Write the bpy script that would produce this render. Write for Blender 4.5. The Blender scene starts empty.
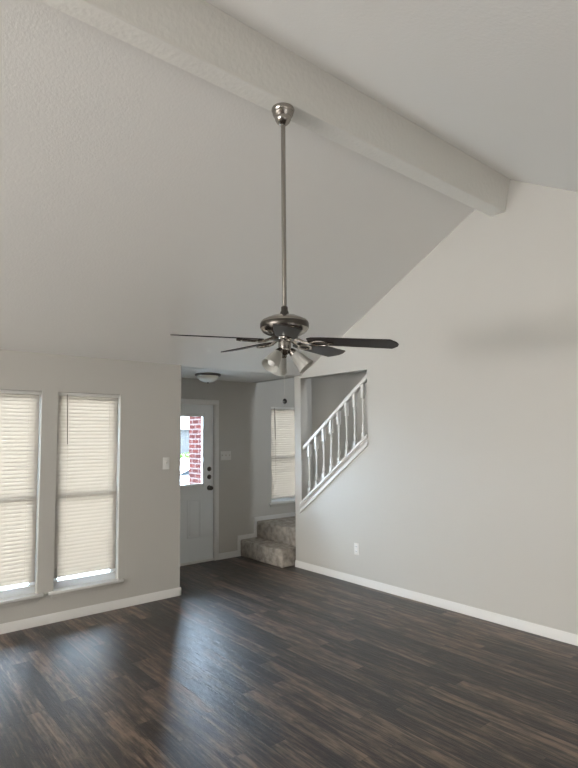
import bpy, bmesh, math, random
from mathutils import Vector, Matrix
PI = math.pi
SC = bpy.context.scene
COL = SC.collection

# ------------------------------------------------------------------ camera
YAW, PITCH, ROLL, FPX, CX, CY = 0.879295, 0.074664, -0.0080576, 537.403, 288.865, 395.877
r0 = Vector((math.cos(YAW), math.sin(YAW), 0)); f0 = Vector((-math.sin(YAW), math.cos(YAW), 0)); u0 = Vector((0, 0, 1))
fw = f0 * math.cos(PITCH) + u0 * math.sin(PITCH)
up = -f0 * math.sin(PITCH) + u0 * math.cos(PITCH)
rt = r0 * math.cos(ROLL) + up * math.sin(ROLL)
up2 = -r0 * math.sin(ROLL) + up * math.cos(ROLL)
cam = bpy.data.cameras.new('camera'); co = bpy.data.objects.new('camera', cam); COL.objects.link(co)
M = Matrix((rt, up2, -fw)).transposed().to_4x4(); M.translation = Vector((0, 0, 1.6))
co.matrix_world = M
cam.sensor_fit = 'HORIZONTAL'; cam.sensor_width = 36; cam.lens = FPX / 578 * 36
cam.shift_x = (289 - CX) / 578; cam.shift_y = (CY - 384) / 578
cam.clip_start = 0.05
SC.camera = co

# ------------------------------------------------------------------ world, lights, exposure
w = bpy.data.worlds.new('overcast_sky'); SC.world = w; w.use_nodes = True
nt = w.node_tree; bg = nt.nodes['Background']
bg.inputs['Color'].default_value = (0.64, 0.80, 1.0, 1); bg.inputs['Strength'].default_value = 44.0
SC.view_settings.view_transform = 'Standard'; SC.view_settings.look = 'None'
SC.view_settings.exposure = 0.18; SC.view_settings.gamma = 1.0; SC.view_settings.use_curve_mapping = False

def area(name, loc, rot, sx, sy, power, col):
    l = bpy.data.lights.new(name, 'AREA'); l.shape = 'RECTANGLE'; l.size = sx; l.size_y = sy
    l.energy = power; l.color = col
    o = bpy.data.objects.new(name, l); COL.objects.link(o); o.location = loc; o.rotation_euler = rot
    return o
# area lamps added before solid walls, imitating daylight from behind and right of camera
area('added_back_daylight', (-2.7, -7.97, 1.35), (PI / 2 + math.radians(62), 0, 0), 4.6, 2.4, 1560, (1.0, 0.99, 0.975))
area('added_right_daylight', (2.47, 1.5, 1.1), (0, PI / 2 + math.radians(62), 0), 2.0, 2.2, 28, (1.0, 0.99, 0.975))  # added lamp, no door opening is modelled here
area('daylight_upstairs_window', (-0.15, 4.95, 3.9), (0, PI / 2 , 0), 1.0, 0.8, 75, (0.85, 0.93, 1.0))

# ------------------------------------------------------------------ materials
def newmat(name):
    m = bpy.data.materials.new(name); m.use_nodes = True
    n = m.node_tree; b = n.nodes['Principled BSDF']
    return m, n, b
def N(n, t, **k):
    x = n.nodes.new(t)
    for a, v in k.items(): setattr(x, a, v)
    return x
def simple(name, col, rough=0.5, metal=0.0, bump=0.0, bscale=50.0, var=0.0, spec=0.5):
    m, n, b = newmat(name)
    b.inputs['Base Color'].default_value = (*col, 1); b.inputs['Roughness'].default_value = rough
    b.inputs['Metallic'].default_value = metal; b.inputs['Specular IOR Level'].default_value = spec
    tc = N(n, 'ShaderNodeTexCoord'); no = N(n, 'ShaderNodeTexNoise')
    no.inputs['Scale'].default_value = bscale; no.inputs['Detail'].default_value = 4
    n.links.new(tc.outputs['Object'], no.inputs['Vector'])
    if var > 0:
        mx = N(n, 'ShaderNodeMixRGB'); mx.blend_type = 'MIX'
        mx.inputs[1].default_value = (*[c * (1 - var) for c in col], 1); mx.inputs[2].default_value = (*[min(1, c * (1 + var)) for c in col], 1)
        n.links.new(no.outputs['Fac'], mx.inputs[0]); n.links.new(mx.outputs[0], b.inputs['Base Color'])
    if bump > 0:
        bp = N(n, 'ShaderNodeBump'); bp.inputs['Strength'].default_value = bump; bp.inputs['Distance'].default_value = 0.004
        n.links.new(no.outputs['Fac'], bp.inputs['Height']); n.links.new(bp.outputs[0], b.inputs['Normal'])
    return m
PAINT = simple('greige_wall_paint', (0.535, 0.517, 0.480), 0.55, bump=0.12, bscale=90, var=0.015, spec=0.3)
TRIM = simple('white_trim_paint', (0.74, 0.73, 0.705), 0.35, bump=0.02, bscale=20)
DOORP = simple('door_paint', (0.82, 0.84, 0.84), 0.4, bump=0.03, bscale=30)
VINYL = simple('white_vinyl', (0.78, 0.79, 0.79), 0.35)
NICKEL = simple('brushed_nickel', (0.36, 0.335, 0.305), 0.22, metal=1.0)
IRONM = simple('bright_nickel', (0.62, 0.58, 0.53), 0.2, metal=1.0)
DARKMETAL = simple('dark_nickel', (0.10, 0.09, 0.08), 0.3, metal=1.0)
PLASTIC = simple('white_plastic', (0.74, 0.73, 0.70), 0.4)
SLOT = simple('dark_slot', (0.03, 0.03, 0.03), 0.6)
BLADE = simple('espresso_blade_wood', (0.014, 0.008, 0.007), 0.4, bump=0.05, bscale=60, var=0.3, spec=0.35)
BLACKBALL = simple('black_pull_knob', (0.01, 0.01, 0.01), 0.15)
CONCRETE = simple('concrete', (0.68, 0.66, 0.62), 0.8, bump=0.2, bscale=30, var=0.1, spec=0.0)
PALE = simple('pale_porch_concrete', (0.82, 0.80, 0.76), 0.9, var=0.05, spec=0.0)
LEAF = simple('green_leaves', (0.05, 0.11, 0.02), 0.6, bump=0.6, bscale=25, var=0.4, spec=0.0)
CARWHITE = simple('white_car_paint', (0.7, 0.7, 0.7), 0.2)
RUBBER = simple('black_rubber', (0.006, 0.006, 0.006), 0.9, spec=0.0)
CARGLASS = simple('tinted_glass', (0.010, 0.012, 0.014), 0.3, spec=0.03)
SIDING = simple('grey_siding', (0.035, 0.034, 0.033), 0.9, var=0.1, bscale=4, spec=0.0)
ROOF = simple('pale_shingles', (0.20, 0.19, 0.18), 0.9, bump=0.4, bscale=15, var=0.2, spec=0.0)
CORD = simple('blind_cord', (0.55, 0.52, 0.47), 0.6)
WAND = simple('clear_grey_wand', (0.22, 0.20, 0.18), 0.3)

def ceiling_mat(name, col, scale, strength, dist):
    m, n, b = newmat(name)
    b.inputs['Base Color'].default_value = (*col, 1); b.inputs['Roughness'].default_value = 0.9; b.inputs['Specular IOR Level'].default_value = 0.15
    tc = N(n, 'ShaderNodeTexCoord')
    a = N(n, 'ShaderNodeTexNoise'); a.inputs['Scale'].default_value = scale; a.inputs['Detail'].default_value = 3; a.inputs['Roughness'].default_value = 0.6
    v = N(n, 'ShaderNodeTexVoronoi'); v.inputs['Scale'].default_value = scale * 0.8
    mt = N(n, 'ShaderNodeMath', operation='MULTIPLY_ADD'); mt.inputs[1].default_value = 0.5
    bp = N(n, 'ShaderNodeBump'); bp.inputs['Strength'].default_value = strength; bp.inputs['Distance'].default_value = dist
    for x in (a, v): n.links.new(tc.outputs['Object'], x.inputs['Vector'])
    n.links.new(v.outputs['Distance'], mt.inputs[0]); n.links.new(a.outputs['Fac'], mt.inputs[2])
    n.links.new(mt.outputs[0], bp.inputs['Height']); n.links.new(bp.outputs[0], b.inputs['Normal'])
    return m
CEIL = ceiling_mat('textured_ceiling_paint', (0.85, 0.835, 0.80), 75, 0.25, 0.004)
BEAM = ceiling_mat('textured_beam_paint', (0.83, 0.815, 0.765), 38, 0.4, 0.006)

def floor_mat():
    m, n, b = newmat('dark_plank_flooring'); L = n.links.new
    tc = N(n, 'ShaderNodeTexCoord'); sp = N(n, 'ShaderNodeSeparateXYZ'); L(tc.outputs['Object'], sp.inputs[0])
    def math_(op, a, bv=None, c=None):
        x = N(n, 'ShaderNodeMath', operation=op)
        for i, v in enumerate((a, bv, c)):
            if v is None: continue
            if isinstance(v, (int, float)): x.inputs[i].default_value = v
            else: L(v, x.inputs[i])
        return x.outputs[0]
    W, LEN = 0.11, 0.95
    yy = math_('DIVIDE', sp.outputs['Y'], W); row = math_('FLOOR', yy); fy = math_('SUBTRACT', yy, row)
    wn = N(n, 'ShaderNodeTexWhiteNoise', noise_dimensions='1D'); L(row, wn.inputs['W'])
    off = math_('MULTIPLY', wn.outputs['Value'], LEN)
    xx = math_('DIVIDE', math_('ADD', sp.outputs['X'], off), LEN); ix = math_('FLOOR', xx); fx = math_('SUBTRACT', xx, ix)
    cmb = N(n, 'ShaderNodeCombineXYZ'); L(row, cmb.inputs[0]); L(ix, cmb.inputs[1])
    wp = N(n, 'ShaderNodeTexWhiteNoise', noise_dimensions='2D'); L(cmb.outputs[0], wp.inputs['Vector'])
    # grain, stretched along the plank and shifted per plank
    g = N(n, 'ShaderNodeCombineXYZ')
    L(math_('MULTIPLY_ADD', wp.outputs['Value'], 37.0, math_('MULTIPLY', sp.outputs['X'], 1.6)), g.inputs[0])
    L(math_('MULTIPLY', sp.outputs['Y'], 22.0), g.inputs[1]); L(math_('MULTIPLY', wp.outputs['Value'], 91.0), g.inputs[2])
    n1 = N(n, 'ShaderNodeTexNoise'); n1.inputs['Scale'].default_value = 1.3; n1.inputs['Detail'].default_value = 7; n1.inputs['Roughness'].default_value = 0.62
    n1.inputs['Distortion'].default_value = 0.5
    L(g.outputs[0], n1.inputs['Vector'])
    n2 = N(n, 'ShaderNodeTexNoise'); n2.inputs['Scale'].default_value = 5.0; n2.inputs['Detail'].default_value = 5
    L(g.outputs[0], n2.inputs['Vector'])
    n3 = N(n, 'ShaderNodeTexNoise'); n3.inputs['Scale'].default_value = 14.0; n3.inputs['Detail'].default_value = 6; n3.inputs['Roughness'].default_value = 0.65
    sc3 = N(n, 'ShaderNodeVectorMath', operation='MULTIPLY'); sc3.inputs[1].default_value = (0.45, 1.3, 1.0); L(tc.outputs['Object'], sc3.inputs[0]); L(sc3.outputs[0], n3.inputs['Vector'])
    t = math_('ADD', math_('MULTIPLY', wp.outputs['Value'], 0.36), math_('MULTIPLY_ADD', n1.outputs['Fac'], 1.35, math_('MULTIPLY_ADD', n2.outputs['Fac'], 0.45, math_('MULTIPLY_ADD', n3.outputs['Fac'], 0.95, -1.065))))
    cr = N(n, 'ShaderNodeValToRGB'); L(t, cr.inputs[0])
    e = cr.color_ramp.elements
    e[0].position = 0.28; e[0].color = (0.007, 0.0045, 0.0038, 1)
    e[1].position = 0.82; e[1].color = (0.195, 0.136, 0.098, 1)
    x = e.new(0.44); x.color = (0.026, 0.017, 0.0135, 1)
    x = e.new(0.60); x.color = (0.078, 0.053, 0.040, 1)
    gy = math_('MAXIMUM', math_('LESS_THAN', fy, 0.018), math_('LESS_THAN', fx, 0.0022))
    mx = N(n, 'ShaderNodeMixRGB'); L(math_('MULTIPLY', gy, 0.7), mx.inputs[0]); L(cr.outputs[0], mx.inputs[1]); mx.inputs[2].default_value = (0.006, 0.005, 0.005, 1)
    L(mx.outputs[0], b.inputs['Base Color'])
    L(math_('MULTIPLY_ADD', n3.outputs['Fac'], 0.30, 0.22), b.inputs['Roughness'])
    b.inputs['Specular IOR Level'].default_value = 0.62
    bp = N(n, 'ShaderNodeBump'); bp.inputs['Strength'].default_value = 0.7; bp.inputs['Distance'].default_value = 0.0025
    L(math_('SUBTRACT', math_('MULTIPLY_ADD', n3.outputs['Fac'], 1.6, n2.outputs['Fac']), math_('MULTIPLY', gy, 0.8)), bp.inputs['Height']); L(bp.outputs[0], b.inputs['Normal'])
    return m
FLOOR = floor_mat()

def carpet_mat():
    m, n, b = newmat('grey_beige_carpet'); L = n.links.new
    tc = N(n, 'ShaderNodeTexCoord')
    a = N(n, 'ShaderNodeTexNoise'); a.inputs['Scale'].default_value = 14; a.inputs['Detail'].default_value = 6
    c = N(n, 'ShaderNodeTexNoise'); c.inputs['Scale'].default_value = 140; c.inputs['Detail'].default_value = 2
    for x in (a, c): L(tc.outputs['Object'], x.inputs['Vector'])
    mt = N(n, 'ShaderNodeMath', operation='MULTIPLY_ADD'); mt.inputs[1].default_value = 0.5; L(c.outputs['Fac'], mt.inputs[0]); L(a.outputs['Fac'], mt.inputs[2])
    cr = N(n, 'ShaderNodeValToRGB'); L(mt.outputs[0], cr.inputs[0]); e = cr.color_ramp.elements
    e[0].position = 0.55; e[0].color = (0.27, 0.245, 0.215, 1); e[1].position = 0.92; e[1].color = (0.54, 0.49, 0.43, 1)
    L(cr.outputs[0], b.inputs['Base Color']); b.inputs['Roughness'].default_value = 0.95; b.inputs['Specular IOR Level'].default_value = 0.1
    bp = N(n, 'ShaderNodeBump'); bp.inputs['Strength'].default_value = 0.8; bp.inputs['Distance'].default_value = 0.006
    L(c.outputs['Fac'], bp.inputs['Height']); L(bp.outputs[0], b.inputs['Normal'])
    return m
CARPET = carpet_mat()

def brick_mat():
    m, n, b = newmat('red_brick'); L = n.links.new
    tc = N(n, 'ShaderNodeTexCoord'); br = N(n, 'ShaderNodeTexBrick'); L(tc.outputs['UV'], br.inputs['Vector'])
    br.inputs['Scale'].default_value = 1.0; br.inputs['Brick Width'].default_value = 0.2; br.inputs['Row Height'].default_value = 0.076
    br.inputs['Mortar Size'].default_value = 0.012
    br.inputs['Color1'].default_value = (0.034, 0.0105, 0.009, 1); br.inputs['Color2'].default_value = (0.022, 0.008, 0.0075, 1)
    br.inputs['Mortar'].default_value = (0.050, 0.037, 0.035, 1)
    L(br.outputs['Color'], b.inputs['Base Color']); b.inputs['Roughness'].default_value = 0.9; b.inputs['Specular IOR Level'].default_value = 0.0
    return m
BRICK = brick_mat()

def slat_mat(name, col, trans):
    m, n, b = newmat(name); L = n.links.new
    out = n.nodes['Material Output']
    b.inputs['Base Color'].default_value = (*col, 1); b.inputs['Roughness'].default_value = 0.5
    tr = N(n, 'ShaderNodeBsdfTranslucent'); tr.inputs['Color'].default_value = (*trans, 1)
    mx = N(n, 'ShaderNodeMixShader'); mx.inputs[0].default_value = 0.5
    L(b.outputs[0], mx.inputs[1]); L(tr.outputs[0], mx.inputs[2]); L(mx.outputs[0], out.inputs['Surface'])
    return m
SLAT = slat_mat('cream_vinyl_slats', (0.72, 0.69, 0.64), (0.132, 0.096, 0.066))
FROST = slat_mat('frosted_white_glass', (0.72, 0.71, 0.67), (0.60, 0.59, 0.55))

BOWL = simple('opal_bowl_glass', (0.86, 0.83, 0.76), 0.25)
def glass_mat():
    m, n, b = newmat('clear_glass'); L = n.links.new; out = n.nodes['Material Output']
    t = N(n, 'ShaderNodeBsdfTransparent'); t.inputs['Color'].default_value = (0.95, 0.97, 0.97, 1)
    g = N(n, 'ShaderNodeBsdfGlossy'); g.inputs['Roughness'].default_value = 0.02
    fr = N(n, 'ShaderNodeFresnel'); fr.inputs['IOR'].default_value = 1.45
    mx = N(n, 'ShaderNodeMixShader'); L(fr.outputs[0], mx.inputs[0]); L(t.outputs[0], mx.inputs[1]); L(g.outputs[0], mx.inputs[2]); L(mx.outputs[0], out.inputs['Surface'])
    return m
GLASS = glass_mat()

# ------------------------------------------------------------------ mesh helpers
class MB:
    def __init__(s): s.bm = bmesh.new()
    def box(s, a, b, bev=0.0, seg=2):
        t = bmesh.new(); bmesh.ops.create_cube(t, size=1.0)
        for v in t.verts:
            for i in range(3): v.co[i] = (a[i] + b[i]) / 2 + v.co[i] * abs(b[i] - a[i])
        if bev > 0: bmesh.ops.bevel(t, geom=t.edges[:], offset=bev, segments=seg, affect='EDGES', profile=0.5)
        return s.merge(t)
    def merge(s, t, mat=None, smooth=False):
        if mat is not None: bmesh.ops.transform(t, matrix=mat, verts=t.verts[:])
        if smooth:
            for f in t.faces: f.smooth = True
        me = bpy.data.meshes.new('tmp'); t.to_mesh(me); t.free(); s.bm.from_mesh(me); bpy.data.meshes.remove(me); return s
    def prism(s, pts, axis, a, b, bev=0.0):
        """pts in the plane normal to axis (0: y,z; 1: x,z; 2: x,y), extruded from a to b"""
        t = bmesh.new()
        def P(p, v):
            c = [p[0], p[1]]; c.insert(axis, v); return t.verts.new(c)
        A = [P(p, a) for p in pts]; B = [P(p, b) for p in pts]; n = len(pts)
        t.faces.new(A); t.faces.new(B)
        for i in range(n): t.faces.new((A[i], A[(i + 1) % n], B[(i + 1) % n], B[i]))
        bmesh.ops.recalc_face_normals(t, faces=t.faces[:])
        if bev > 0: bmesh.ops.bevel(t, geom=t.edges[:], offset=bev, segments=2, affect='EDGES')
        return s.merge(t)
    def lathe(s, prof, mat=None, n=32, smooth=True, closed=True):
        """prof: (r, z) list, spun about z"""
        t = bmesh.new(); rings = []
        for r, z in prof:
            if r < 1e-6: rings.append([t.verts.new((0, 0, z))])
            else: rings.append([t.verts.new((r * math.cos(2 * PI * k / n), r * math.sin(2 * PI * k / n), z)) for k in range(n)])
        for A, B in zip(rings[:-1], rings[1:]):
            for k in range(n):
                k2 = (k + 1) % n
                if len(A) == 1 and len(B) == 1: continue
                if len(A) == 1: t.faces.new((A[0], B[k], B[k2]))
                elif len(B) == 1: t.faces.new((A[k], A[k2], B[0]))
                else: t.faces.new((A[k], A[k2], B[k2], B[k]))
        if closed:
            for R in (rings[0], rings[-1]):
                if len(R) > 2: t.faces.new(R)
        bmesh.ops.recalc_face_normals(t, faces=t.faces[:])
        return s.merge(t, mat, smooth)
    def tube(s, pts, r, n=10, smooth=True):
        pts = [Vector(p) for p in pts]; t = bmesh.new(); rings = []
        for i, p in enumerate(pts):
            d = (pts[min(i + 1, len(pts) - 1)] - pts[max(i - 1, 0)]).normalized()
            a = d.orthogonal().normalized() if not rings else (prev - d * prev.dot(d)).normalized()
            prev = a; b = d.cross(a); rr = r[i] if isinstance(r, (list, tuple)) else r
            rings.append([t.verts.new(p + (a * math.cos(2 * PI * k / n) + b * math.sin(2 * PI * k / n)) * rr) for k in range(n)])
        for A, B in zip(rings[:-1], rings[1:]):
            for k in range(n): t.faces.new((A[k], A[(k + 1) % n], B[(k + 1) % n], B[k]))
        t.faces.new(rings[0]); t.faces.new(rings[-1])
        bmesh.ops.recalc_face_normals(t, faces=t.faces[:])
        return s.merge(t, None, smooth)
    def build(s, name, mat, parent=None, edge_smooth=True):
        me = bpy.data.meshes.new(name); s.bm.to_mesh(me); s.bm.free(); me.materials.append(mat)
        o = bpy.data.objects.new(name, me); COL.objects.link(o)
        if parent is not None:
            o.parent = parent; o.matrix_parent_inverse = Matrix.Translation(-parent_world(parent))
        if edge_smooth: 
            me.set_sharp_from_angle(angle=math.radians(35))
        return o
def parent_world(p):
    v = Vector(p.location) if p.type == 'EMPTY' else Vector((0, 0, 0))
    q = p.parent
    while q is not None:
        if q.type == 'EMPTY': v += Vector(q.location)
        q = q.parent
    return v if p.type == 'EMPTY' else Vector((0, 0, 0))
def struct(o, label=None, cat=None):
    o['kind'] = 'structure'
    if label: o['label'] = label
    if cat: o['category'] = cat
    return o
def tag(o, label, cat, group=None):
    o['label'] = label; o['category'] = cat
    if group: o['group'] = group
    return o
def thing(name, loc, label, cat, group=None):
    o = bpy.data.objects.new(name, None); COL.objects.link(o); o.location = loc; o.empty_display_size = 0.1
    return tag(o, label, cat, group)

# ------------------------------------------------------------------ room dimensions
A, B, D = 5.0215, 6.10, 4.357
YC = 2.696                       # outside corner of the window wall
H, HZ = 2.350, 2.350             # low ceiling, header underside
SL = 0.532                       # left slope
BX0, BX1, BZ = -2.426, -2.294, 3.53
RS = 0.577; RZ = 3.800; BXT = -2.235            # right slope, its height at the beam
XE, YB = 2.5, -8.0               # far right wall, wall behind the camera
YS = 5.5                         # back of the stairwell
T = 0.12

# floor
MB().box((-B - 0.15, YB - 0.15, -0.12), (XE + 0.15, YS + 0.15, 0)).build('floor', FLOOR)
struct(bpy.data.objects['floor'], 'dark brown wood plank floor with a soft glossy sheen', 'floor')

# ceiling: left slope, right slope, flat parts
m = MB()
xr = (BX0 + BX1) / 2; zl = H + SL * (xr + A)
m.prism([(-A, H), (xr, zl), (xr, zl + T), (-A - 0.15, H + T), (-A - 0.15, H)], 1, YB - 0.1, D)
xk = BXT + (RZ - H) / RS
m.prism([(BXT - 0.03, RZ + 0.03 * RS), (xk, H), (xk, H + T), (BXT - 0.03, RZ + T)], 1, YB - 0.1, D)
m.box((xr - 0.03, YB - 0.1, RZ - 0.03), (BXT - 0.02, D, RZ + T))
m.box((xk, YB - 0.1, H), (XE + 0.1, D, H + T))
m.box((-B - 0.1, YC - 0.1, H), (-A - 0.10, D, H + T))
m.box((-B - 0.1, D + 0.08, 4.9), (0.2, YS + 0.1, 5.0))
struct(m.build('ceiling', CEIL), 'off-white vaulted ceiling with rough orange peel texture', 'ceiling')
# ridge beam
b = MB().prism([(BX0, BZ), (BX1, BZ), (BXT, RZ + 0.02), (BX0, RZ + 0.02)], 1, YB - 0.1, D + 0.02, 0.003).build('ceiling_beam', BEAM)
struct(b, 'long rough plastered ridge beam running under the ceiling peak', 'beam')

# window wall (two windows), plane x=-A
ZT, ZB = 2.012, 0.262
WY = [(0.756, 1.3358), (1.4695, 2.0495)]
m = MB()
xo = -A - 0.122
def wbox(y0, y1, z0, z1): m.box((xo, y0, z0), (-A, y1, z1))
wbox(YB - 0.15, WY[0][0], 0, H); wbox(WY[0][1], WY[1][0], ZB, ZT); wbox(WY[1][1], YC, 0, H)
wbox(WY[0][0], WY[1][1], 0, ZB); wbox(WY[0][0], WY[1][1], ZT, H)
struct(m.build('wall_left', PAINT), 'grey painted wall holding the two tall blinds', 'wall')
m = MB().box((-B - 0.15, YC - 0.15, 0), (xo, YC, H + 0.05))
struct(m.build('wall_foyer_side', PAINT))
# door wall, plane x=-B, door opening and stair window
DY0, DY1, DZ = 2.865, 3.775, 2.026
SW = (4.712, 5.292, 0.654, 2.026)
m = MB(); xo2 = -B - 0.122
def dbox(y0, y1, z0, z1): m.box((xo2, y0, z0), (-B, y1, z1))
dbox(YC, DY0, 0, 4.9); dbox(DY0, DY1, DZ, 4.9); dbox(DY1, SW[0], 0, 4.9)
dbox(SW[0], SW[1], 0, SW[2]); dbox(SW[0], SW[1], SW[3], 4.9); dbox(SW[1], YS + 0.15, 0, 4.9)
struct(m.build('wall_entry', PAINT), 'dim grey wall around the white front door', 'wall')
# gable wall, plane y=D, with raked stair opening
OX0, OX1, XP = -5.034, -3.93, -5.154
RK = 0.743
def zk(x): return 0.76 + RK * (x + 5.04)
D2 = D + 0.105
m = MB()
OZ = 2.316
m.box((XP, D, 0), (OX0, D2, HZ)); m.box((OX0, D, OZ), (OX1, D2, HZ))
m.prism([(OX0, 0), (OX1, 0), (OX1, zk(OX1)), (OX0, zk(OX0))], 1, D, D2)
m.box((OX1, D, 0), (XE + 0.15, D2, HZ)); m.box((-B, D, HZ), (XE + 0.15, D2, 5.0))
struct(m.build('wall_right', PAINT), 'tall light grey gable wall with a cut-out showing the stair railing', 'wall')
m = MB().box((-B, YS, 0), (0.2, YS + 0.12, 4.9))
struct(m.build('wall_stairwell_back', PAINT))
struct(MB().box((0.1, D2, 0), (0.2, YS, 4.9)).build('wall_stairwell_end', PAINT))
# unseen walls behind and at the right of the camera, closed; the added daylight lamps stand before them
m = MB()
m.box((-A, YB - 0.12, 0), (XE + 0.15, YB, 4.2))
struct(m.build('wall_back', PAINT))
m = MB()
m.box((XE, YB, 0), (XE + 0.12, D, H))
struct(m.build('wall_far_right', PAINT))

# ------------------------------------------------------------------ baseboards
BH = 0.078
PROF = [(0, 0), (0.015, 0), (0.015, BH * 0.68), (0.009, BH * 0.86), (0.006, BH), (0, BH)]
def base_x(name, x, y0, y1, sgn=1):   # along y on plane x
    return MB().prism([(x + sgn * p[0], p[1]) for p in PROF], 1, y0, y1)
def base_y(name, y, x0, x1):          # along x on plane y, towards -y
    return MB().prism([(y - p[0], p[1]) for p in PROF], 0, x0, x1)
o = base_x('', -A, YB, YC + 0.015)
struct(o.build('baseboard_left', TRIM), 'white baseboard below the two tall windows', 'baseboard')
struct(MB().prism([(YC + p[0], p[1]) for p in PROF], 0, -B + 0.01, -A + 0.015).build('baseboard_foyer_side', TRIM))
struct(base_y('', D, XP, XE).build('baseboard_right', TRIM), 'long white baseboard under the gable wall', 'baseboard')
# stepped skirt board climbing the entry wall beside the stairs
S1, S2, ZR = 4.168, 4.4425, 0.2172
e = 0.055
pts = [(3.836, 0), (S1 + 0.02, 0), (S1 + 0.02, ZR), (S2 + 0.01, ZR), (S2 + 0.01, 2 * ZR), (YS, 2 * ZR), (YS, 2 * ZR + e),
       (S2 - e + 0.02, 2 * ZR + e), (S2 - e + 0.02, ZR + e), (S1 - e + 0.02, ZR + e), (S1 - e + 0.02, BH), (3.836, BH)]
m = MB(); xs = -B + 0.014
m.prism([pts[0], pts[1], (pts[1][0], BH), pts[11]], 0, -B, xs)
m.prism([(S1 - e + 0.02, BH), (S1 + 0.02, BH), (S1 + 0.02, ZR + e), (S1 - e + 0.02, ZR + e)], 0, -B, xs)
m.prism([(S1 + 0.02, ZR), (S2 + 0.01, ZR), (S2 + 0.01, ZR + e), (S1 + 0.02, ZR + e)], 0, -B, xs)
m.prism([(S2 - e + 0.02, ZR + e), (S2 + 0.02, ZR + e), (S2 + 0.02, 2 * ZR + e), (S2 - e + 0.02, 2 * ZR + e)], 0, -B, xs)
m.prism([(S2 + 0.02, 2 * ZR), (YS, 2 * ZR), (YS, 2 * ZR + e), (S2 + 0.02, 2 * ZR + e)], 0, -B, xs)
struct(m.build('trim_1', TRIM), 'stepped white skirting board following the carpeted steps', 'trim')
# raked trim of the stair opening: flat board, cap with rounded nosing, small moulding
m = MB()
def rake(z0, z1, y0, y1, x0=OX0 - 0.015, x1=OX1):
    m.prism([(x0, zk(x0) + z0), (x1, zk(x1) + z0), (x1, zk(x1) + z1), (x0, zk(x0) + z1)], 1, y0, y1)
rake(-0.012, 0.0, D - 0.012, D)
rake(-0.088, -0.048, D - 0.014, D)
rake(-0.090, -0.076, D - 0.020, D)
rake(0.0, 0.028, D - 0.028, D2 + 0.02, OX0, OX1)
rake(0.028, 0.045, D + 0.03, D + 0.075, OX0, OX1)
struct(m.build('trim_2', TRIM), 'sloping white cap board at the foot of the stair railing', 'trim')

# ------------------------------------------------------------------ windows
def window(name, xw, y0, y1, z0, z1, side_label):
    """frame sits toward the outside of the wall; the room is at +x of xw"""
    xf0, xf1 = xw - 0.120, xw - 0.064
    t = 0.026
    m = MB()
    for a, b_ in (((xf0, y0, z0), (xf1, y0 + t, z1)), ((xf0, y1 - t, z0), (xf1, y1, z1)),
                  ((xf0, y0 + t, z0), (xf1, y1 - t, z0 + t)), ((xf0, y0 + t, z1 - t), (xf1, y1 - t, z1))): m.box(a, b_)
    w_ = struct(m.build(name, VINYL), side_label, 'window')
    zm = (z0 + z1) / 2 - 0.05
    for k, (a, b_) in enumerate(((z0 + t, zm + 0.02), (zm - 0.02, z1 - t))):
        xa = xf0 + 0.03 if k == 0 else xf0 + 0.005
        m = MB(); q = 0.024
        m.box((xa, y0 + t, a), (xa + 0.022, y0 + t + q, b_)); m.box((xa, y1 - t - q, a), (xa + 0.022, y1 - t, b_))
        m.box((xa, y0 + t + q, a), (xa + 0.022, y1 - t - q, a + q + (0.026 if k == 0 else 0))); m.box((xa, y0 + t + q, b_ - q), (xa + 0.022, y1 - t - q, b_))
        sa = m.build('sash', VINYL, w_)
        MB().box((xa + 0.009, y0 + t + q, a + q), (xa + 0.013, y1 - t - q, b_ - q)).build('glass_pane', GLASS, sa)
    m = MB().box((xw - 0.062, y0 + 0.001, z0 - 0.018), (xw + 0.002, y1 - 0.001, z0 + 0.006)).box((xw + 0.0005, y0 - 0.045, z0 - 0.018), (xw + 0.035, y1 + 0.045, z0 + 0.006), 0.004)
    m.build('window_sill', TRIM, w_)
    MB().box((xw, y0 - 0.02, z0 - 0.055), (xw + 0.012, y1 + 0.02, z0 - 0.018), 0.002).build('sill_apron', PAINT, w_)
    # painted return liner at both sides and the head
    return w_
def blind(xw, y0, y1, z0, z1, zbot, label, group, wand_y, wand_len, pitch=0.033):
    xc = xw - 0.035
    r_ = thing('window_blind', (xc, (y0 + y1) / 2, z1), label, 'blind', group)
    MB().box((xc - 0.016, y0 + 0.004, z1 - 0.03), (xc + 0.016, y1 - 0.004, z1 - 0.001), 0.002).build('headrail', PLASTIC, r_)
    bm = bmesh.new(); ang = math.radians(80); hw = 0.0195
    z = z1 - 0.042
    ya, yb = y0 + 0.007, y1 - 0.012
    while z > zbot + 0.03:
        rows = []
        for s_ in (-1, -0.33, 0.33, 1):
            dx = s_ * hw * math.cos(ang); dz = s_ * hw * math.sin(ang); c = 0.0022 * (1 - s_ * s_)
            px_ = xc - dx + c * math.sin(ang); pz = z + dz + c * math.cos(ang)
            rows.append((bm.verts.new((px_, ya, pz)), bm.verts.new((px_, yb, pz))))
        for p, q in zip(rows[:-1], rows[1:]):
            f = bm.faces.new((p[0], p[1], q[1], q[0])); f.smooth = True
        z -= pitch
    m = MB(); m.bm.free(); m.bm = bm
    m.build('slats', SLAT, r_, False)
    MB().box((xc - 0.012, ya, zbot), (xc + 0.012, yb, zbot + 0.014), 0.003).build('bottom_rail', PLASTIC, r_)
    for fy in (0.17, 0.83):
        y = y0 + (y1 - y0) * fy
        MB().tube([(xc + 0.0175, y, z1 - 0.03), (xc + 0.0175, y, zbot + 0.012)], 0.0011, 6).build('ladder_cord', CORD, r_)
    MB().tube([(xc + 0.022, wand_y, z1 - 0.02), (xc + 0.024, wand_y, z1 - 0.05), (xc + 0.026, wand_y + 0.01, z1 - 0.05 - wand_len)], 0.0042, 8).build('tilt_wand', WAND, r_)
    return r_
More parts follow.
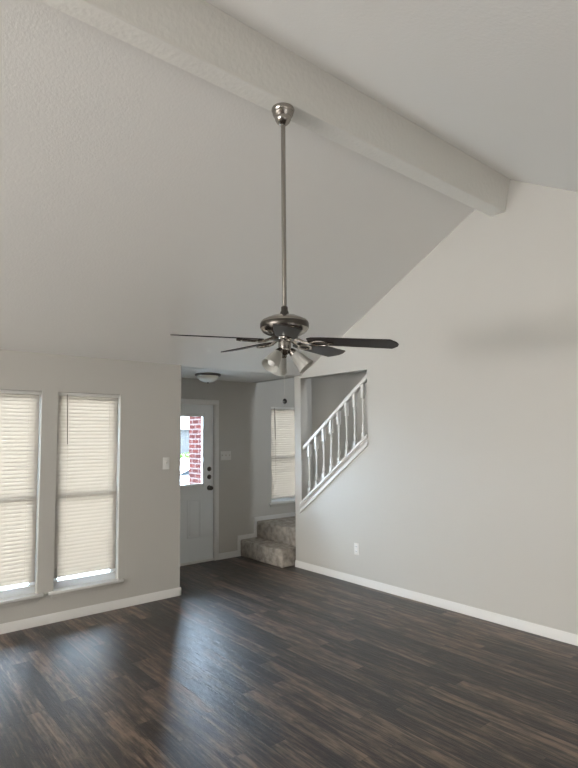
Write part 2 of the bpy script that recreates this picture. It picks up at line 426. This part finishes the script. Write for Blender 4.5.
window('window_1', -A, *WY[0], ZB, ZT, 'tall window at the left edge, behind a lowered cream blind')
window('window_2', -A, *WY[1], ZB, ZT, 'tall window nearer the front door, behind a lowered cream blind')
window('window_3', -B, SW[0], SW[1], SW[2], SW[3], 'narrow window above the carpeted stair landing')
blind(-A, *WY[0], ZB, ZT, 0.325, 'lowered cream mini blind in the tall window at the left edge of the photo', 'window blinds', 0.86, 0.42)
blind(-A, *WY[1], ZB, ZT, 0.325, 'lowered cream mini blind nearer the wall switch, with a dark tilt wand', 'window blinds', 1.555, 0.42)
blind(-B, SW[0], SW[1], SW[2], SW[3], 0.700, 'cream blind in the narrow window above the carpeted landing', 'window blinds', 4.79, 0.42)

# ------------------------------------------------------------------ front door
dr = bpy.data.objects.new('door_1', None); COL.objects.link(dr); dr.location = (-B, DY0, 0)
struct(dr, 'white front door with half-height glass and two lower panels', 'door')
xd1, xd0 = -B - 0.022, -B - 0.066
GY0, GY1, GZ0, GZ1 = 3.030, 3.612, 0.985, 1.872
y0, y1, z0, z1 = DY0 + 0.009, DY1 - 0.009, 0.03, DZ - 0.0085
m = MB()
m.box((xd0, y0, z0), (xd1, GY0, z1)); m.box((xd0, GY1, z0), (xd1, y1, z1)); m.box((xd0, GY0, z0), (xd1, GY1, GZ0)); m.box((xd0, GY0, GZ1), (xd1, GY1, z1))
m.build('door_leaf', DOORP, dr)
m = MB(); q = 0.026; xa = xd1 + 0.012
for a, b_ in (((xd0 + 0.018, GY0 - q, GZ0 - q), (xa, GY0 + 0.006, GZ1 + q)), ((xd0 + 0.018, GY1 - 0.006, GZ0 - q), (xa, GY1 + q, GZ1 + q)),
              ((xd0 + 0.018, GY0 + 0.006, GZ0 - q), (xa, GY1 - 0.006, GZ0 + 0.012)), ((xd0 + 0.018, GY0 + 0.006, GZ1 - 0.012), (xa, GY1 - 0.006, GZ1 + q))): m.box(a, b_, 0.004)
m.build('glass_frame', DOORP, dr)
MB().box((-B - 0.046, GY0, GZ0), (-B - 0.042, GY1, GZ1)).build('glass_pane', GLASS, dr)
for (pa, pb) in ((3.055, 3.255), (3.385, 3.585)):
    m = MB(); za, zb_ = 0.32, 0.806
    for a, b_ in (((pa, za), (pa + 0.018, zb_)), ((pb - 0.018, za), (pb, zb_)), ((pa, za), (pb, za + 0.018)), ((pa, zb_ - 0.018), (pb, zb_))):
        m.box((xd1 - 0.001, a[0], a[1]), (xd1 + 0.008, b_[0], b_[1]), 0.0035)
    m.box((xd1 - 0.001, pa + 0.035, za + 0.035), (xd1 + 0.005, pb - 0.035, zb_ - 0.035), 0.004)
    m.build('door_panel', DOORP, dr)
RX = Matrix.Rotation(PI / 2, 4, 'Y')
def disc_at(y, z, prof, mat_, name): return MB().lathe(prof, Matrix.Translation((xd1, y, z)) @ RX, 24).build(name, mat_, dr)
for z, nm in ((1.180, 'deadbolt'), (1.077, 'deadbolt')):
    o = disc_at(3.705, z, [(0, 0), (0.030, 0), (0.030, 0.006), (0.024, 0.012), (0, 0.012)], DARKMETAL, nm)
    MB().box((xd1 + 0.011, 3.70, z - 0.014), (xd1 + 0.028, 3.71, z + 0.014), 0.002).build('thumb_turn', NICKEL, o)
disc_at(3.705, 0.936, [(0, 0), (0.032, 0), (0.032, 0.006), (0.014, 0.012), (0.012, 0.03), (0.026, 0.036), (0.030, 0.05), (0.024, 0.064), (0, 0.068)], DARKMETAL, 'door_knob')
# jamb, casing, threshold
m = MB()
m.box((-B - 0.15, DY1 - 0.008, 0), (-B + 0.002, DY1, DZ)); m.box((-B - 0.15, DY0, 0), (-B + 0.002, DY0 + 0.008, DZ)); m.box((-B - 0.15, DY0, DZ - 0.008), (-B + 0.002, DY1, DZ))
for ya, yb in ((DY1 - 0.003, DY1 + 0.058), (DY0 - 0.058, DY0 + 0.003)): m.box((-B, ya, 0), (-B + 0.016, yb, DZ + 0.058), 0.004)
m.box((-B, DY0 - 0.058, DZ - 0.003), (-B + 0.017, DY1 + 0.058, DZ + 0.058), 0.004)
struct(m.build('trim_3', TRIM), 'white casing around the front door', 'trim')
struct(MB().box((-B - 0.14, DY0 + 0.008, 0), (-B - 0.004, DY1 - 0.008, 0.028), 0.004).build('trim_4', TRIM), 'white threshold strip under the front door', 'trim')

# ------------------------------------------------------------------ carpeted stairs
st = thing('staircase', (-5.6, S1, 0), 'grey-beige carpeted steps rising from the dark floor to the landing beside the front door', 'stairs')
def step(a, b_, name='step'): return MB().box(a, b_, 0.018, 3).build(name, CARPET, st)
step((-B + 0.014, S1, 0.0), (-5.19, S2 + 0.02, ZR))
m = MB().box((-B + 0.014, S2, 0.0), (XP - 0.004, D2 + 0.02, 2 * ZR), 0.016, 3).box((-B + 0.014, D2 + 0.002, 0.0), (OX0 + 0.03, YS - 0.002, 2 * ZR), 0.012, 3)
m.build('landing', CARPET, st)
for k in range(9):
    x = OX0 + 0.02 + k * 0.27
    step((x, D2 + 0.004, 0.0 + max(0, (k - 1)) * 0.2), (x + 0.30, YS - 0.002, 2 * ZR + (k + 1) * 0.2))

# ------------------------------------------------------------------ stair railing
yr = D + 0.052
def zrail(x): return 1.463 + RK * (x + 5.018)
rl = thing('stair_railing', (-4.5, yr, zk(-4.5)), 'white wooden stair railing with turned spindles in the wall opening', 'railing')
m = MB(); x0, x1 = -5.03, -3.937
P_ = [(-0.028, -0.026), (0.028, -0.026), (0.031, 0.006), (0.022, 0.024), (-0.022, 0.024), (-0.031, 0.006)]
t = bmesh.new()
Va = [t.verts.new((x0, yr + p[0], zrail(x0) + p[1] * 1.2)) for p in P_]; Vb = [t.verts.new((x1, yr + p[0], zrail(x1) + p[1] * 1.2)) for p in P_]
t.faces.new(Va); t.faces.new(Vb)
for i in range(6): t.faces.new((Va[i], Va[(i + 1) % 6], Vb[(i + 1) % 6], Vb[i]))
bmesh.ops.recalc_face_normals(t, faces=t.faces[:]); bmesh.ops.bevel(t, geom=t.edges[:], offset=0.005, segments=2, affect='EDGES'); m.merge(t)
m.build('handrail', TRIM, rl)
for k in range(8):
    x = -4.942 + k * 0.1285
    zb_ = zk(x) + 0.045; zt = zrail(x) - 0.028; L_ = zt - zb_
    m = MB(); h_ = 0.0185
    m.prism([(x - h_, zt + RK * -h_), (x + h_, zt + RK * h_), (x + h_, zt - 0.145), (x - h_, zt - 0.145)], 1, yr - h_, yr + h_)
    m.prism([(x - h_, zb_ + 0.085), (x + h_, zb_ + 0.085), (x + h_, zb_ + RK * h_), (x - h_, zb_ - RK * h_)], 1, yr - h_, yr + h_)
    a0, a1 = zb_ + 0.085, zt - 0.145; s_ = a1 - a0
    pr = [(0.0150, a0), (0.0155, a0 + 0.004), (0.009, a0 + 0.012), (0.015, a0 + 0.03), (0.0165, a0 + 0.055), (0.013, a0 + 0.085), (0.0085, a0 + 0.105),
          (0.0105, a0 + 0.11), (0.0085, a0 + 0.116), (0.0095, a0 + s_ * 0.6), (0.0125, a1 - 0.05), (0.0095, a1 - 0.04), (0.0145, a1 - 0.02), (0.009, a1 - 0.008), (0.0150, a1)]
    m.lathe(pr, Matrix.Translation((x, yr, 0)), 16)
    m.build('baluster', TRIM, rl)

# ------------------------------------------------------------------ switches and outlet
def plate_x(name, xw, y0, y1, z0, z1, n, label, cat):
    o = thing(name, (xw, (y0 + y1) / 2, (z0 + z1) / 2), label, cat)
    MB().box((xw - 0.001, y0, z0), (xw + 0.006, y1, z1), 0.0025).build('wall_plate', PLASTIC, o)
    zc = (z0 + z1) / 2
    for k in range(n):
        yc = y0 + (y1 - y0) * (k + 0.5) / n
        tg = MB().box((xw + 0.004, yc - 0.012, zc - 0.022), (xw + 0.0066, yc + 0.012, zc + 0.022), 0.001).build('switch_bezel', SLOT if n == 99 else PLASTIC, o)
        MB().box((xw + 0.005, yc - 0.005, zc - 0.004), (xw + 0.017, yc + 0.005, zc + 0.014), 0.002).build('toggle', CORD, tg)
plate_x('light_switch', -A, 2.497, 2.569, 1.275, 1.395, 1, 'single white toggle switch on the wall right of the tall windows', 'switch')
plate_x('light_switch', -B, 3.862, 4.028, 1.288, 1.406, 3, 'wide three-toggle white switch plate beside the front door', 'switch')
o = thing('wall_outlet', (-4.126, D, 0.37), 'white duplex power outlet low on the tall gable wall', 'outlet')
MB().box((-4.160, D - 0.006, 0.308), (-4.092, D + 0.001, 0.432), 0.0025).build('wall_plate', PLASTIC, o)
for z in (0.345, 0.395):
    rc = MB().box((-4.143, D - 0.008, z - 0.017), (-4.109, D - 0.004, z + 0.017), 0.0015).build('receptacle', VINYL, o)
    MB().box((-4.135, D - 0.0088, z - 0.006), (-4.132, D - 0.0075, z + 0.008)).box((-4.120, D - 0.0088, z - 0.006), (-4.117, D - 0.0075, z + 0.008)).build('socket_slots', SLOT, rc)

# ------------------------------------------------------------------ flush ceiling light in the foyer
fl = thing('flush_mount_light', (-5.545, 3.335, H), 'small dark-rimmed flush light with frosted bowl on the low foyer ceiling', 'ceiling light')
Tm = Matrix.Translation((-5.545, 3.335, H))
MB().lathe([(0, 0), (0.145, 0), (0.155, -0.006), (0.155, -0.020), (0.148, -0.026), (0.135, -0.028), (0, -0.028)], Tm, 40).build('base_ring', DARKMETAL, fl)
bw = MB().lathe([(0.128, -0.026), (0.126, -0.045), (0.112, -0.065), (0.085, -0.084), (0.050, -0.097), (0.018, -0.102), (0, -0.102)], Tm, 40).build('glass_bowl', BOWL, fl)
MB().lathe([(0, -0.100), (0.010, -0.102), (0.012, -0.108), (0.006, -0.114), (0, -0.118)], Tm, 16).build('finial', DARKMETAL, bw)

# ------------------------------------------------------------------ ceiling fan
FX, FY = -2.36, 1.926
fan = thing('ceiling_fan', (FX, FY, BZ), 'brushed nickel ceiling fan with five dark brown blades on a long rod under the beam', 'ceiling fan')
FT = Matrix.Translation((FX, FY, 0))
MB().lathe([(0, BZ), (0.066, BZ), (0.068, BZ - 0.008), (0.064, BZ - 0.020), (0.060, BZ - 0.026), (0.061, BZ - 0.034), (0.050, BZ - 0.052), (0.047, BZ - 0.056),
            (0.047, BZ - 0.066), (0.040, BZ - 0.080), (0.026, BZ - 0.094), (0.020, BZ - 0.098), (0, BZ - 0.098)], FT, 40).build('canopy', NICKEL, fan)
MB().lathe([(0.0135, BZ - 0.09), (0.0135, 2.29)], FT, 16).build('downrod', NICKEL, fan)
MB().lathe([(0.014, 2.345), (0.019, 2.34), (0.020, 2.318), (0.024, 2.312), (0.026, 2.30), (0.03, 2.285), (0, 2.285)], FT, 24).build('rod_coupling', DARKMETAL, fan)
mh = MB().lathe([(0, 2.292), (0.045, 2.291), (0.080, 2.284), (0.108, 2.272), (0.116, 2.268), (0.128, 2.262), (0.137, 2.252), (0.139, 2.240), (0.139, 2.222), (0.134, 2.208),
            (0.127, 2.198), (0.118, 2.190), (0.095, 2.180), (0.060, 2.172), (0, 2.170)], FT, 56).build('motor_housing', NICKEL, fan)
MB().lathe([(0.1385, 2.246), (0.1405, 2.243), (0.1405, 2.219), (0.1385, 2.216)], FT, 56, closed=False).build('dark_band', DARKMETAL, mh)
MB().lathe([(0, 2.172), (0.075, 2.172), (0.078, 2.165), (0.070, 2.150), (0.040, 2.143), (0, 2.143)], FT, 40).build('flywheel', DARKMETAL, fan)
sh = MB().lathe([(0, 2.148), (0.034, 2.147), (0.037, 2.140), (0.036, 2.100), (0.039, 2.096), (0.039, 2.088), (0.030, 2.074), (0.018, 2.066), (0.010, 2.060), (0.012, 2.052), (0.006, 2.044), (0, 2.043)], FT, 32).build('switch_housing', NICKEL, fan)
ZBL = 2.148
for k in range(5):
    an = math.radians(34 + 72 * k)
    R_ = FT @ Matrix.Rotation(an, 4, 'Z')
    droop = Matrix.Translation((0, 0, ZBL)) @ Matrix.Rotation(math.radians((5.5, 0.5, -1.5, 0.5, 4.5)[k]), 4, 'Y') @ Matrix.Translation((0, 0, -ZBL))
    R_ = R_ @ droop
    # blade iron: neck, then an oval ring under the blade root
    m = MB(); t = MB()
    t.tube([(0.060, 0, 2.158), (0.090, 0, 2.150), (0.120, 0, ZBL - 0.010), (0.160, 0, ZBL - 0.011)], [0.011, 0.009, 0.009, 0.011], 8)
    ring = [(0.205 + 0.052 * math.cos(a), 0.030 * math.sin(a) * (1 + 0.15 * math.cos(a)), ZBL - 0.011 + -0.19 * 0.030 * math.sin(a)) for a in [2 * PI * i / 24 for i in range(25)]]
    t.tube(ring, 0.0075, 8)
    t.tube([(0.255, 0, ZBL - 0.010), (0.285, 0, ZBL - 0.009)], [0.009, 0.006], 8)
    me = bpy.data.meshes.new('t'); t.bm.to_mesh(me); t.bm.free(); t2 = bmesh.new(); t2.from_mesh(me); bpy.data.meshes.remove(me)
    m.merge(t2, R_, False)
    m.build('blade_iron', IRONM, fan)
    out = [(0.135, -0.036), (0.160, -0.052), (0.22, -0.059), (0.605, -0.068), (0.637, -0.030), (0.645, 0.0), (0.637, 0.030), (0.605, 0.068), (0.22, 0.059), (0.160, 0.052), (0.135, 0.036)]
    t = bmesh.new()
    a_ = [t.verts.new((p[0], p[1], 0.003)) for p in out]; b_ = [t.verts.new((p[0], p[1], -0.003)) for p in out]
    t.faces.new(a_); t.faces.new(b_); n_ = len(out)
    for i in range(n_): t.faces.new((a_[i], a_[(i + 1) % n_], b_[(i + 1) % n_], b_[i]))
    bmesh.ops.recalc_face_normals(t, faces=t.faces[:]); bmesh.ops.bevel(t, geom=t.edges[:], offset=0.0012, segments=1, affect='EDGES')
    mm = R_ @ Matrix.Translation((0, 0, ZBL + 0.001)) @ Matrix.Rotation(math.radians(-11), 4, 'X')
    MB().merge(t, mm).build('fan_blade', BLADE, fan)
# three glass shades
for k, az in enumerate((279, 39, 159)):
    a = math.radians(az); tl = math.radians(42)
    dirv = Vector((math.cos(a) * math.sin(tl), math.sin(a) * math.sin(tl), -math.cos(tl)))
    org = Vector((FX + math.cos(a) * 0.040, FY + math.sin(a) * 0.040, 2.083))
    q_ = Vector((0, 0, 1)).rotation_difference(dirv).to_matrix().to_4x4()
    Ms = Matrix.Translation(org) @ q_
    hd = MB().lathe([(0, -0.014), (0.014, -0.012), (0.020, 0.0), (0.024, 0.010), (0.025, 0.030), (0.022, 0.034), (0, 0.034)], Ms, 24).build('lamp_holder', NICKEL, fan)
    pr = [(0.024, 0.022), (0.030, 0.034), (0.036, 0.055), (0.040, 0.080), (0.045, 0.105), (0.052, 0.128), (0.050, 0.128), (0.043, 0.105), (0.038, 0.080), (0.034, 0.055), (0.028, 0.036)]
    MB().lathe(pr, Ms, 32, closed=False).build('glass_shade', FROST, fan)
    MB().lathe([(0.012, 0.03), (0.013, 0.05), (0.022, 0.075), (0.026, 0.092), (0.022, 0.108), (0.010, 0.118), (0, 0.119)], Ms, 20, closed=False).build('light_bulb', PLASTIC, fan)
# pull chain with black knob
ch = MB(); cx_, cy_ = FX + 0.004, FY - 0.006
ch.tube([(cx_, cy_, 2.05), (cx_, cy_, 1.81)], 0.0011, 6)
c_ = ch.build('pull_chain', CORD, fan)
MB().lathe([(0, 1.813), (0.006, 1.811), (0.0115, 1.804), (0.0130, 1.796), (0.0110, 1.788), (0.005, 1.783), (0, 1.782)], Matrix.Translation((cx_, cy_, 0)), 20).build('chain_knob', BLACKBALL, c_)

# ------------------------------------------------------------------ outdoors
struct(MB().box((-90, -30, -0.60), (XE + 12, 70, -0.48)).build('ground', CONCRETE), 'pale concrete drive outside the front door', 'ground')
struct(MB().box((-7.9, 2.2, -0.48), (-B - 0.15, 4.9, -0.03)).build('porch_slab', PALE))
m = bmesh.new(); uv = m.loops.layers.uv.new('UVMap')
x0, x1, y0, y1, z0, z1 = -7.60, -7.10, 4.23, 4.73, -0.03, 3.0
for vs in (((x1, y0), (x1, y1)), ((x1, y1), (x0, y1)), ((x0, y1), (x0, y0)), ((x0, y0), (x1, y0))):
    (xa, ya), (xb, yb) = vs; L_ = math.hypot(xb - xa, yb - ya)
    f = m.faces.new([m.verts.new(c) for c in ((xa, ya, z0), (xb, yb, z0), (xb, yb, z1), (xa, ya, z1))])
    for lp, c in zip(f.loops, ((0, 0), (L_, 0), (L_, z1 - z0), (0, z1 - z0))): lp[uv].uv = c
for z in (z0, z1): m.faces.new([m.verts.new(c) for c in ((x0, y0, z), (x1, y0, z), (x1, y1, z), (x0, y1, z))])
bmesh.ops.remove_doubles(m, verts=m.verts[:], dist=1e-5)
bmesh.ops.recalc_face_normals(m, faces=m.faces[:])
k = MB(); k.bm.free(); k.bm = m
tag(k.build('brick_column', BRICK), 'red brick porch column seen through the front door glass', 'column')
# shrub: leafy crown on short stems
random.seed(4)
sb = thing('shrub', (-16.6, 9.0, -0.48), 'green leafy shrub outdoors at the left of the brick column', 'shrub')
t = bmesh.new()
for i in range(900):
    d = Vector((random.gauss(0, 1), random.gauss(0, 1), random.gauss(0, 1))).normalized() * (0.75 + 0.25 * random.random())
    c = Vector((-16.6, 9.0, 0.35)) + Vector((d.x * 0.7, d.y * 0.8, d.z * 0.72))
    n_ = Vector((random.gauss(0, 1), random.gauss(0, 1), random.gauss(0, 1))).normalized(); u_ = n_.orthogonal().normalized(); v_ = n_.cross(u_)
    s_ = 0.07
    t.faces.new([t.verts.new(c + u_ * s_), t.verts.new(c + v_ * s_ * 0.5), t.verts.new(c - u_ * s_), t.verts.new(c - v_ * s_ * 0.5)])
k = MB(); k.merge(t); k.build('foliage', LEAF, sb)
k = MB()
for i in range(5): k.tube([(-16.6, 9.0 + 0.03 * i, -0.48), (-16.6 + random.uniform(-.3, .3), 9.0 + random.uniform(-.3, .3), 0.5)], 0.02, 6)
k.build('stem', ROOF, sb)
# parked white car
car = thing('parked_car', (-14.2, 9.4, -0.48), 'white parked car partly visible through the front door glass', 'car')
cp = [(7.2, 0.05), (11.6, 0.05), (11.7, 0.45), (11.5, 0.68), (10.6, 0.78), (9.9, 1.18), (8.6, 1.24), (7.7, 0.84), (7.15, 0.70), (7.1, 0.3)]
cp = [(y_ - 0.75, z_ - 0.30) for y_, z_ in cp]
MB().prism(cp, 0, -15.1, -13.4, 0.05).build('car_body', CARWHITE, car)
for yw in (7.30, 10.0):
    for xw in (-13.44, -15.06):
        Mw = Matrix.Translation((xw, yw, -0.17)) @ Matrix.Rotation(PI / 2, 4, 'Y')
        wh = MB().lathe([(0, -0.1), (0.27, -0.1), (0.31, -0.07), (0.31, 0.07), (0.27, 0.1), (0, 0.1)], Mw, 28).build('wheel', RUBBER, car)
        MB().lathe([(0, -0.105), (0.18, -0.105), (0.18, 0.105), (0, 0.105)], Mw, 20).build('hubcap', NICKEL, wh)
MB().prism([(7.10, 0.54), (9.60, 0.54), (9.05, 0.82), (7.90, 0.87)], 0, -15.12, -13.38).build('side_window', CARGLASS, car)
# house across the street
hs = thing('neighbour_house', (-61, 34, -0.48), 'grey house far across the street seen through the front door glass', 'house')
MB().box((-65, 26, -0.48), (-58, 44, 2.5)).build('house_wall', SIDING, hs)
MB().prism([(-65.6, 2.5), (-57.4, 2.5), (-61.5, 4.8)], 1, 25.5, 44.5).build('roof', ROOF, hs)
MB().box((-58.02, 36.5, -0.45), (-57.95, 40.5, 1.9)).build('garage_door', TRIM, hs)
